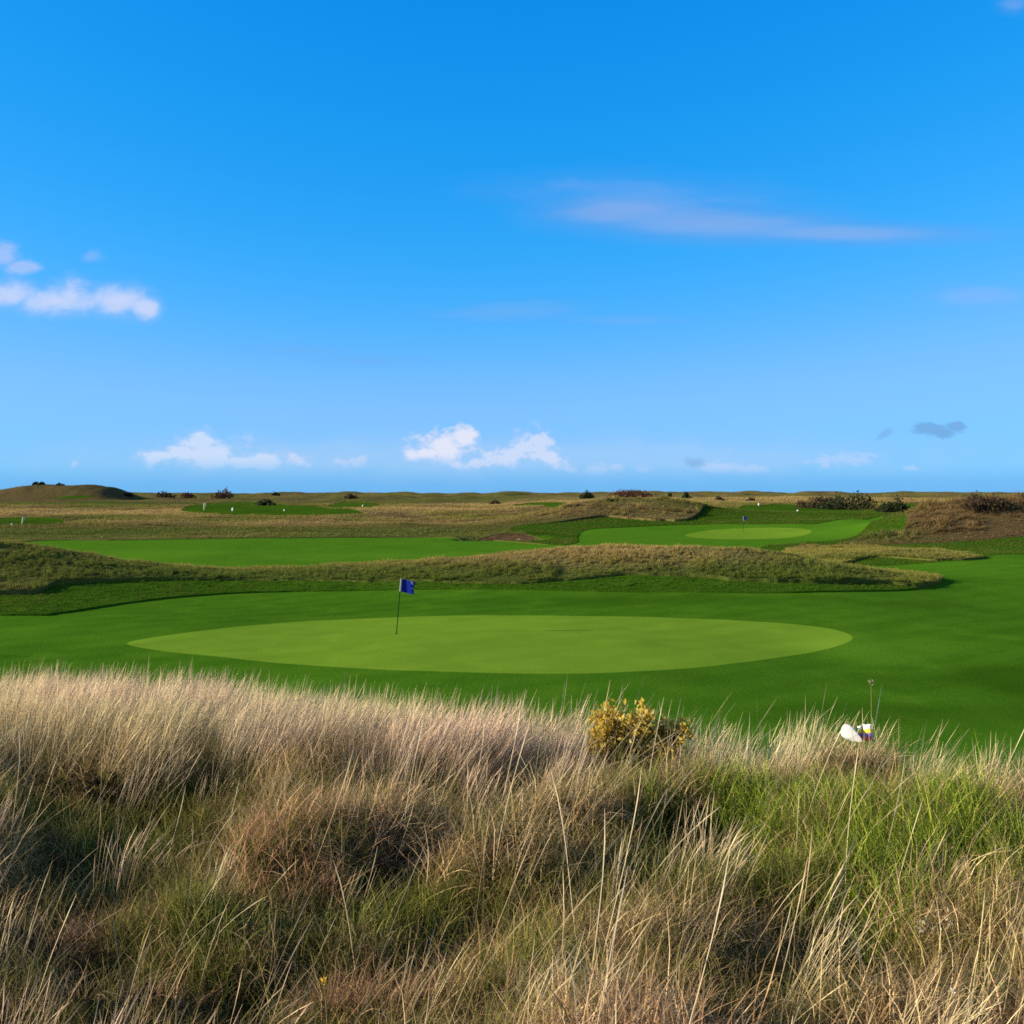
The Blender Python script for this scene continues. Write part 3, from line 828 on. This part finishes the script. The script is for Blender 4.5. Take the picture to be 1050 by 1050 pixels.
def stalk(u0, v0, u1, v1, y, name, label, head_r, mat_head, bend=.02):
    x0 = (u0 - 525) / FPX * y; x1 = (u1 - 525) / FPX * y
    z0 = ground(x0, y); zt = EYE - (v1 - V0) / FPX * y
    e = empty(name, (x0, y, z0)); tag(e, label, 'plant')
    top = np.array([x1 - x0, 0, zt - z0])
    p = [np.array([0, 0, -.03]) + (top - np.array([0, 0, -.03])) * t + np.array([bend * math.sin(3.1 * t), 0, 0]) for t in np.linspace(0, 1, 7)]
    tv, tf = tubes([p], .0035, 5)
    link('stem', np_mesh('stem', tv, tf, M_DRY), e)
    vv, q, rn = leaf_cloud(26, [(top[0], 0, top[2], head_r, head_r, head_r * 1.5)], head_r * 1.1, 9, .3)
    link('flower_head', np_mesh('flower_head', vv, q, mat_head, False, {'rnd': rn}), e)
M_DRY = mat_plain('dry_stalk', (.30, .25, .12), .8, .1)
M_FLOWER = mat_leaves('yellow_petal', (.60, .36, .02), (.72, .46, .03), (.78, .55, .08), .2)
M_PALEHEAD = mat_leaves('pale_head', (.20, .20, .08), (.26, .25, .11), (.34, .32, .17), .3)
stalk(890, 760, 893, 700, 7.1, 'tall_stalk', 'single tall thin stalk with a pale head above the litter', .016, M_PALEHEAD, .012)
stalk(334, 1045, 332, 1006, 3.3, 'yellow_flower', 'small yellow flower in a dark gap of the near grass', .009, M_FLOWER, .01)
stalk(972, 1060, 977, 1015, 3.35, 'white_seed_spike', 'short stalk with a white seed spike at the lower right', .008, M_SEED, .01)

# ------------------------------------------------------------------ litter caught in the grass
M_BAG = mat_plain('white_plastic', (.86, .85, .83), .5, .3, transl=.45)
def litter():
    # rounded white bag: a lumpy teardrop narrowing to the right
    y = 6.75; k = y / FPX
    cx = (876 - 525) * k; cz = EYE - (753 - V0) * k
    n_u, n_v = 30, 20
    V = []; F = []
    for i in range(n_v + 1):
        th = math.pi * i / n_v
        for j in range(n_u):
            ph = 2 * math.pi * j / n_u
            a = -math.cos(th)                       # -1 left .. 1 right tip
            prof = math.sin(th) ** .8 * (1 - .74 * ((a + 1) / 2) ** .8)
            lump = 1 + .07 * math.sin(2 * ph + 1.2 + 2 * a) + .04 * math.sin(5 * ph - 3 * a)
            X = a * 11.5; Zr = 10.4 * prof * lump * math.cos(ph); Yr = 3.4 * prof * lump * math.sin(ph)
            # droop toward the right tip
            V.append((X * k, Yr * k, (Zr - 1.8 * (a + 1) ** 1.3) * k))
    for i in range(n_v):
        for j in range(n_u):
            j2 = (j + 1) % n_u
            F.append((i * n_u + j, i * n_u + j2, (i + 1) * n_u + j2, (i + 1) * n_u + j))
    o = link('white_bag', np_mesh('white_bag', np.array(V), np.array(F), M_BAG), None, (cx - 2 * k, y, cz + 1.5 * k)); o.rotation_euler = (math.radians(-12), math.radians(14), math.radians(-32))
    tag(o, 'rounded white plastic bag caught in the tan grass on the crest', 'litter')
    # striped foil packet: two crumpled lobes joined at a dark seam
    e = empty('striped_packet', ((887.5 - 525) * k, y + .03, EYE - (760 - V0) * k))
    e.rotation_euler = (0, 0, math.radians(-30))
    tag(e, 'small striped packet of white, yellow, blue and red beside the white bag', 'litter')
    cols = [('white', (.82, .80, .80)), ('yellow', (.80, .66, .04)), ('blue', (.16, .12, .42)), ('red', (.72, .16, .17))]
    def lobe(cxp, wpx, hpx, seed):
        g = random.Random(seed); nu, nv = 10, 16
        V = []; F = []; mi = []
        for side in (-1, 1):
            b = len(V)
            for i in range(nv + 1):
                t = i / nv
                for j in range(nu + 1):
                    s = j / nu * 2 - 1
                    puff = max(0, 1 - s * s) ** .5 * max(0, math.sin(math.pi * (.06 + .88 * t))) ** .5
                    V.append(((cxp + s * wpx * .5 * (1 + .1 * math.sin(5 * t)) + 1.6 * (1 - t)) * k, (side * puff * 2.6 + g.uniform(-.25, .25)) * k, (t * hpx + .5 * math.sin(4 * s)) * k))
            for i in range(nv):
                for j in range(nu):
                    F.append((b + i * (nu + 1) + j, b + i * (nu + 1) + j + 1, b + (i + 1) * (nu + 1) + j + 1, b + (i + 1) * (nu + 1) + j))
                    t = (i + .5) / nv
                    mi.append(3 if t < .28 else 2 if t < .52 else 1 if t < .74 else 0)
        return np.array(V), np.array(F), mi
    mats = [mat_plain('foil_' + n, c, .35, .5) for n, c in cols]
    for cxp, w, h, sd, nm in ((-4.6, 4.6, 14, 1, 'foil_fold'), (3.2, 9.5, 16.5, 2, 'foil_front')):
        v, f, mi = lobe(cxp, w, h, sd)
        me = np_mesh(nm, v, f, None)
        for m in mats: me.materials.append(m)
        me.polygons.foreach_set('material_index', np.array(mi, np.int32))
        link(nm, me, e)
    v, f = tubes([[(-1.6 * k, 0, 1 * k), (-1.7 * k, 0, 8 * k), (-1.2 * k, 0, 15.5 * k)]], 1.1 * k, 6)
    link('seam', np_mesh('seam', v, f, mat_plain('foil_seam', (.10, .06, .10), .5, .3)), e)
litter()

# ------------------------------------------------------------------ flagsticks and markers
M_POLE_D = mat_plain('dark_pole', (.014, .018, .012), .9, .0)
M_WHITE = mat_plain('white_paint', (.66, .66, .60), .7, .1)
M_BLUE = mat_plain('blue_flag', (.008, .018, .20), .9, .0, 40., (.010, .024, .25))
M_FWHITE = mat_plain('white_flag', (.42, .40, .40), .8, .1)
M_YFLAG = mat_plain('pale_yellow_flag', (.80, .78, .35), .7, .2)
M_HOLE = mat_plain('hole_shade', (.012, .012, .010), .8, .1)  # near-black disc paints the shaded inside of the hole

def flag_mesh(w, h, mat, droop=.12, wave=.05, thick=.004, border=None):
    nu, nv = 22, 14; V = []; F = []; mi = []
    for side in (0, 1):
        b = len(V)
        for i in range(nu + 1):
            s = i / nu
            for j in range(nv + 1):
                t = j / nv
                dz = -droop * w * s ** 1.6 - .05 * h * math.sin(math.pi * s) * (1 - t)
                y = wave * math.sin(5.2 * s + 1.1 * t) * s ** .6 + (side - .5) * thick
                x = w * s * (1 - .06 * (1 - t) * s) - .10 * w * s * math.sin(3.0 * t) * s
                V.append((x, y, -h + t * h + dz))
        for i in range(nu):
            for j in range(nv):
                a = b + i * (nv + 1) + j
                F.append((a, a + nv + 1, a + nv + 2, a + 1) if side else (a, a + 1, a + nv + 2, a + nv + 1))
                s, t = (i + .5) / nu, (j + .5) / nv
                edge = s < .06
                emb = border == 'emblem' and ((.70 < s < .90 and abs(t - (1.42 - .72 * s)) < .055) or (.84 < s < .93 and .40 < t < .50))
                mi.append(1 if (edge or emb) and border else 0)
    me = np_mesh('flag', np.array(V), np.array(F), mat)
    if border:
        me.materials.append(M_FWHITE); me.polygons.foreach_set('material_index', np.array(mi, np.int32))
    return me

def flagstick(x, y, height, lean, label, flag_mat, fw, fh, group, pole_r=.011, border=None, cup=True, split=None, rotz=0.):
    z = ground(x, y)
    e = empty('flagstick', (x, y, z)); tag(e, label, 'golf flag', group)
    e.rotation_euler = (0, lean, 0)
    sp = split if split else 0.
    if sp:
        v, f = tubes_const([(0, 0, -.1), (0, 0, sp)], pole_r, 10)
        link('lower_pole', np_mesh('lower_pole', v, f, M_POLE_D), e)
        v, f = tubes_const([(0, 0, sp), (0, 0, height)], pole_r * .95, 10)
        link('upper_pole', np_mesh('upper_pole', v, f, M_FWHITE), e)
    else:
        v, f = tubes_const([(0, 0, -.1), (0, 0, height)], pole_r, 10)
        link('pole', np_mesh('pole', v, f, M_WHITE), e)
    fo = link('flag', flag_mesh(fw, fh, flag_mat, border=border), e, (pole_r, 0, height - .01)); fo.rotation_euler = (0, 0, rotz)
    if cup:
        a = np.linspace(0, 2 * np.pi, 24, endpoint=False)
        ri = np.stack([.054 * np.cos(a), .054 * np.sin(a), np.full(24, .012)], 1); ro = ri * [1.0, 1.0, 0] + [0, 0, -.12]
        V = np.concatenate([ri, ro, [[0, 0, .008]]]); r = np.arange(24); r2 = (r + 1) % 24
        F = np.concatenate([np.stack([r, r2, np.full(24, 48)], 1), np.stack([r, r2, r2 + 24], 1), np.stack([r, r2 + 24, r + 24], 1)])
        link('cup', np_mesh('cup', V, F, M_HOLE), e)
    return e

def tubes_const(p, r, sides):
    p = np.array(p, float); a = np.linspace(0, 2 * np.pi, sides, endpoint=False)
    ring = np.stack([r * np.cos(a), r * np.sin(a), np.zeros(sides)], 1)
    V = np.concatenate([ring + p[0], ring + p[1], [p[1] + [0, 0, r * .6]]]); k = np.arange(sides); k2 = (k + 1) % sides
    F = np.concatenate([np.stack([k, k2, k2 + sides], 1), np.stack([k, k2 + sides, k + sides], 1), np.stack([k + sides, k2 + sides, np.full(sides, 2 * sides)], 1)])
    return V, F

GF = 'flagsticks on the greens'
fx, fy = unproject(406.5, 650)
fh = 56.5 / FPX * fy
flagstick(fx, fy, fh, math.atan(4.6 / 56.), 'dark flagstick with a blue flag on the near putting green', M_BLUE, 15.5 / FPX * fy, 12.5 / FPX * fy, GF, .017, 'emblem', True, fh * .775)
gx, gy = unproject(762, 546.5)
flagstick(gx, gy, 2.1, .02, 'small distant flagstick with a blue flag on the far green', M_BLUE, .46, .42, GF, .02, 'plain', False, 1.5)
def far_stick(u, v, hp, label, mat, lean=0., wpx=1.7):
    x, y = unproject(u, v); k = y / FPX
    return flagstick(x, y, hp * k, lean, label, mat, wpx * k, 2.6 * k, GF, .40 * k, None, False, None)
far_stick(209.3, 523, 7, 'distant stick with a pale yellow flag on the far left tee', M_YFLAG)
far_stick(22.3, 537.5, 7.5, 'distant white leaning stick at the far left edge', M_FWHITE, .18, 1.6)

def marker(u, v, wpx, hpx, label, mat=None):
    x, y = unproject(u, v); k = y / FPX; z = ground(x, y)
    prof = [(0, -.2), (.42, -.2), (.5, .08), (.5, .62), (.44, .82), (.26, .96), (0, 1.0)]
    V = []; F = []; s = 12
    for r, h in prof:
        for j in range(s):
            a = 2 * math.pi * j / s
            V.append((r * wpx * .72 * k * math.cos(a), r * wpx * .72 * k * math.sin(a), h * hpx * .85 * k))
    for i in range(len(prof) - 1):
        for j in range(s):
            F.append((i * s + j, i * s + (j + 1) % s, (i + 1) * s + (j + 1) % s, (i + 1) * s + j))
    o = link('marker_post', np_mesh('marker_post', np.array(V), np.array(F), mat or M_WHITE), None, (x, y, z))
    return tag(o, label, 'marker post', 'white markers on the far links')
marker(12.3, 539.4, 2.4, 3.2, 'white marker beside the leaning stick at the far left')
marker(238.7, 524, 3.0, 4.4, 'largest white marker on the dark green tee at the left')
marker(291.5, 524, 2.2, 2.2, 'low white marker at the right end of the left tee')
marker(372, 519.5, 1.8, 2.4, 'tiny pale marker on the small mown patch right of the left tee')
marker(778, 518.5, 2.0, 3.2, 'white marker on the mown ground behind the far flag')
marker(818, 524.5, 3.0, 2.0, 'pale low marker in front of the brown scrub')
marker(951.5, 519.5, 2.2, 2.4, 'pale marker at the end of the mown path by the mound', M_YFLAG)

# ------------------------------------------------------------------ sun, sky, clouds
SUN_EL = math.radians(15.8)
sdir = Vector((-7.1, -.85, 0)).normalized()
sun_dir = Vector((sdir.x * math.cos(SUN_EL), sdir.y * math.cos(SUN_EL), math.sin(SUN_EL)))
sl = bpy.data.lights.new('sun', 'SUN'); sl.energy = 5.0; sl.angle = math.radians(.53); sl.color = (1., .86, .62)
so = bpy.data.objects.new('sun', sl); COL.objects.link(so)
so.rotation_euler = sun_dir.to_track_quat('Z', 'Y').to_euler(); so.location = (-30, 0, 40)

def world():
    w = bpy.data.worlds.new('World'); SC.world = w; w.use_nodes = True
    nt = w.node_tree; nt.nodes.clear(); t = NT(nt)
    sky = t.node('ShaderNodeTexSky', sky_type='NISHITA'); sky.sun_disc = False
    sky.sun_elevation = SUN_EL; sky.sun_rotation = math.atan2(sun_dir.x, sun_dir.y)
    sky.altitude = 0; sky.air_density = 1.0; sky.dust_density = 0.; sky.ozone_density = 5.0
    sep = t.node('ShaderNodeSeparateColor'); t.l.new(sky.outputs[0], sep.inputs[0])
    comb = t.node('ShaderNodeCombineColor')
    for i, (ref, gm, cap) in enumerate(SKY_GRADE):
        v = t.math('POWER', t.math('MULTIPLY', sep.outputs[i], .1 / ref), gm)
        if cap: v = t.math('MULTIPLY', t.math('SUBTRACT', 1., t.math('POWER', 2.71828, t.math('MULTIPLY', v, -1.))), cap)
        t.l.new(v, comb.inputs[i])
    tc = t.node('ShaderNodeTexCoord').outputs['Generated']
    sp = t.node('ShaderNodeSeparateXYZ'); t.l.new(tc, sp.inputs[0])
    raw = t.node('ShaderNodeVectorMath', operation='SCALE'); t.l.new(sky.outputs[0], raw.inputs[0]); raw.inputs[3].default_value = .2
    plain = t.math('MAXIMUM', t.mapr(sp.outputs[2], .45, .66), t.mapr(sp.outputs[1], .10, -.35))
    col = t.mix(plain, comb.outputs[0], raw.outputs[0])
    yy = t.math('MAXIMUM', sp.outputs[1], .02)
    U = t.math('DIVIDE', sp.outputs[0], yy); Vv = t.math('DIVIDE', sp.outputs[2], yy)
    cv = t.node('ShaderNodeCombineXYZ'); t.l.new(U, cv.inputs[0]); t.l.new(Vv, cv.inputs[1])
    P = cv.outputs[0]
    puff = t.noise(t.scale(P, 42, 62, 1), 1., 6, .62, .2)
    puff2 = t.noise(t.scale(P, 20, 26, 1), 1., 5, .55, .1)
    ragged = t.noise(t.scale(P, 24, 34, 1), 1., 6, .64, .35)
    streak = t.noise(t.scale(P, 7, 42, 1), 1., 5, .6, .3)
    ahead = t.mapr(sp.outputs[1], .05, .2)
    def pix(u, v): return ((u - 525) / FPX, (V0 - v) / FPX)
    def ell(u, v, a, b, tilt=0.):
        cu, cw = pix(u, v)
        du = t.math('DIVIDE', t.math('SUBTRACT', U, cu), a / FPX)
        vv = t.math('SUBTRACT', Vv, cw)
        if tilt: vv = t.math('SUBTRACT', vv, t.math('MULTIPLY', t.math('SUBTRACT', U, cu), tilt))
        dv = t.math('DIVIDE', vv, b / FPX)
        return t.math('SUBTRACT', 1., t.math('SQRT', t.math('ADD', t.math('MULTIPLY', du, du), t.math('MULTIPLY', dv, dv))))
    def union(L):
        r = L[0]
        for x in L[1:]: r = t.math('SMOOTH_MAX', r, x, .15)
        return r
    def cloud(col, ells, noise, amp, lo, hi, op, c_shade, c_lit, flat=None, lit_lo=.35, lit_hi=.75):
        e = union([ell(*x) for x in ells])
        f = t.math('ADD', e, t.math('MULTIPLY', t.math('SUBTRACT', noise, .5), amp))
        d = t.mapr(f, lo, hi)
        if flat is not None:
            d = t.math('MULTIPLY', d, t.mapr(Vv, (V0 - flat[0]) / FPX, (V0 - flat[1]) / FPX))
        d = t.math('MULTIPLY', t.math('MULTIPLY', d, op), ahead)
        cc = t.mix(t.mapr(f, lit_lo, lit_hi), c_shade, c_lit)
        return t.mix(d, col, cc)
    col = t.mix(t.mapr(Vv, 34 / FPX, 6 / FPX, 0., .62), col, (.135, .43, .90))
    SH, LT = (.36, .56, .92), (.72, .77, .95)
    # the pale veil low over the horizon
    col = cloud(col, [(500, 468, 800, 34)], puff2, .7, -.05, .9, .50, (.34, .57, .94), (.42, .62, .95))
    # horizon cumulus
    col = cloud(col, [(212, 466, 74, 26), (160, 468, 40, 11), (270, 472, 48, 18), (205, 456, 34, 20), (235, 474, 120, 14)], puff, 2.0, .06, .75, .68, (.46, .64, .95), (.73, .80, .96), (490, 464))
    col = cloud(col, [(300, 474, 26, 16), (362, 472, 34, 14), (75, 477, 14, 10)], puff, 2.4, .25, .8, .55, SH, (.60, .70, .95), (488, 468))
    col = cloud(col, [(522, 468, 60, 19, .25), (545, 457, 30, 30), (492, 476, 36, 12), (565, 470, 24, 16)], puff, 2.6, .20, .70, .75, (.45, .63, .95), (.68, .76, .96), (490, 470))
    col = cloud(col, [(456, 458, 40, 27), (436, 465, 32, 13), (474, 448, 22, 18)], puff, 2.2, .16, .48, .95, (.52, .67, .95), (.78, .81, .95), (482, 464))
    col = cloud(col, [(730, 480, 60, 14), (860, 470, 60, 12), (915, 483, 14, 8), (932, 481, 16, 7), (770, 482, 26, 10), (620, 482, 80, 13)], puff, 2.6, .2, 1.0, .45, SH, (.60, .70, .95), (492, 476))
    # cumulus at the left
    col = cloud(col, [(72, 303, 36, 30), (118, 309, 50, 28), (10, 303, 50, 24), (148, 316, 28, 18), (60, 309, 100, 22)], ragged, 1.2, -.02, 1.0, .80, (.32, .53, .91), (.66, .72, .94), None, .25, .75)
    col = cloud(col, [(2, 262, 26, 20), (22, 274, 34, 10)], ragged, 1.8, .10, .8, .6, (.33, .53, .92), (.50, .60, .93))
    col = cloud(col, [(95, 263, 18, 11)], ragged, 1.6, .1, .9, .3, (.25, .50, .95), (.42, .56, .93))
    # long streak at the upper right, fainter streaks below
    col = cloud(col, [(730, 230, 220, 27, -.03), (860, 239, 210, 17, -.01), (630, 219, 120, 24)], streak, .45, -.12, 1.0, .62, (.17, .37, .80), (.29, .44, .80))
    col = cloud(col, [(660, 200, 210, 32, -.03)], streak, 1.1, -.15, 1.3, .45, (.15, .37, .82), (.26, .43, .84))
    col = cloud(col, [(1000, 302, 90, 22)], streak, 1.4, .1, 1.1, .40, (.20, .43, .84), (.30, .48, .86))
    col = cloud(col, [(520, 320, 150, 20), (640, 328, 120, 12)], streak, 1.5, .1, 1.2, .40, (.10, .35, .80), (.20, .43, .85))
    col = cloud(col, [(380, 370, 110, 9), (300, 358, 90, 10)], streak, 1.5, .1, 1.1, .40, (.12, .37, .80), (.16, .42, .84))
    col = cloud(col, [(1040, 6, 34, 18)], streak, 1.2, .1, 1., .40, (.12, .33, .8), (.28, .45, .85))
    # small dark cloud low at the right
    col = cloud(col, [(958, 441, 36, 10), (980, 437, 18, 7)], puff, 1.6, .10, .6, .75, (.15, .36, .66), (.17, .39, .70))
    col = cloud(col, [(906, 446, 12, 6, .5), (712, 475, 16, 8)], puff, 1.6, .10, .7, .5, (.17, .38, .70), (.20, .40, .74))
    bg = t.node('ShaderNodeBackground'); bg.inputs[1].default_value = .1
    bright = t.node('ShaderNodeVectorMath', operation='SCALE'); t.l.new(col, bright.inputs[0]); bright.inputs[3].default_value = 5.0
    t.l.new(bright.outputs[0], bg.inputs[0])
    out = t.node('ShaderNodeOutputWorld'); t.l.new(bg.outputs[0], out.inputs[0])
# the Nishita sky at strength 0.1, graded per channel (reference, power, ceiling)
SKY_GRADE = [(.155, 3.6, .225), (.235, 1.1, .68), (.42, .42, None)]
world()

# ------------------------------------------------------------------ camera
cam = bpy.data.cameras.new('camera'); co = bpy.data.objects.new('camera', cam); COL.objects.link(co)
co.location = (0, 0, EYE); co.rotation_euler = (math.radians(90), 0, 0)
cam.sensor_width = 36; cam.lens = 36 * FPX / 1050; cam.shift_y = -(525 - V0) / 1050
cam.clip_start = .05; cam.clip_end = 20000
SC.camera = co

SC.render.engine = 'CYCLES'
SC.cycles.use_denoising = False
try: SC.cycles.denoiser = 'OPENIMAGEDENOISE'
except Exception: pass
SC.cycles.max_bounces = 5; SC.cycles.diffuse_bounces = 2; SC.cycles.transmission_bounces = 2
SC.cycles.sample_clamp_indirect = 6
SC.cycles.filter_width = 1.7
SC.view_settings.view_transform = 'Standard'; SC.view_settings.look = 'None'
SC.view_settings.exposure = 1.0; SC.view_settings.gamma = 1.0
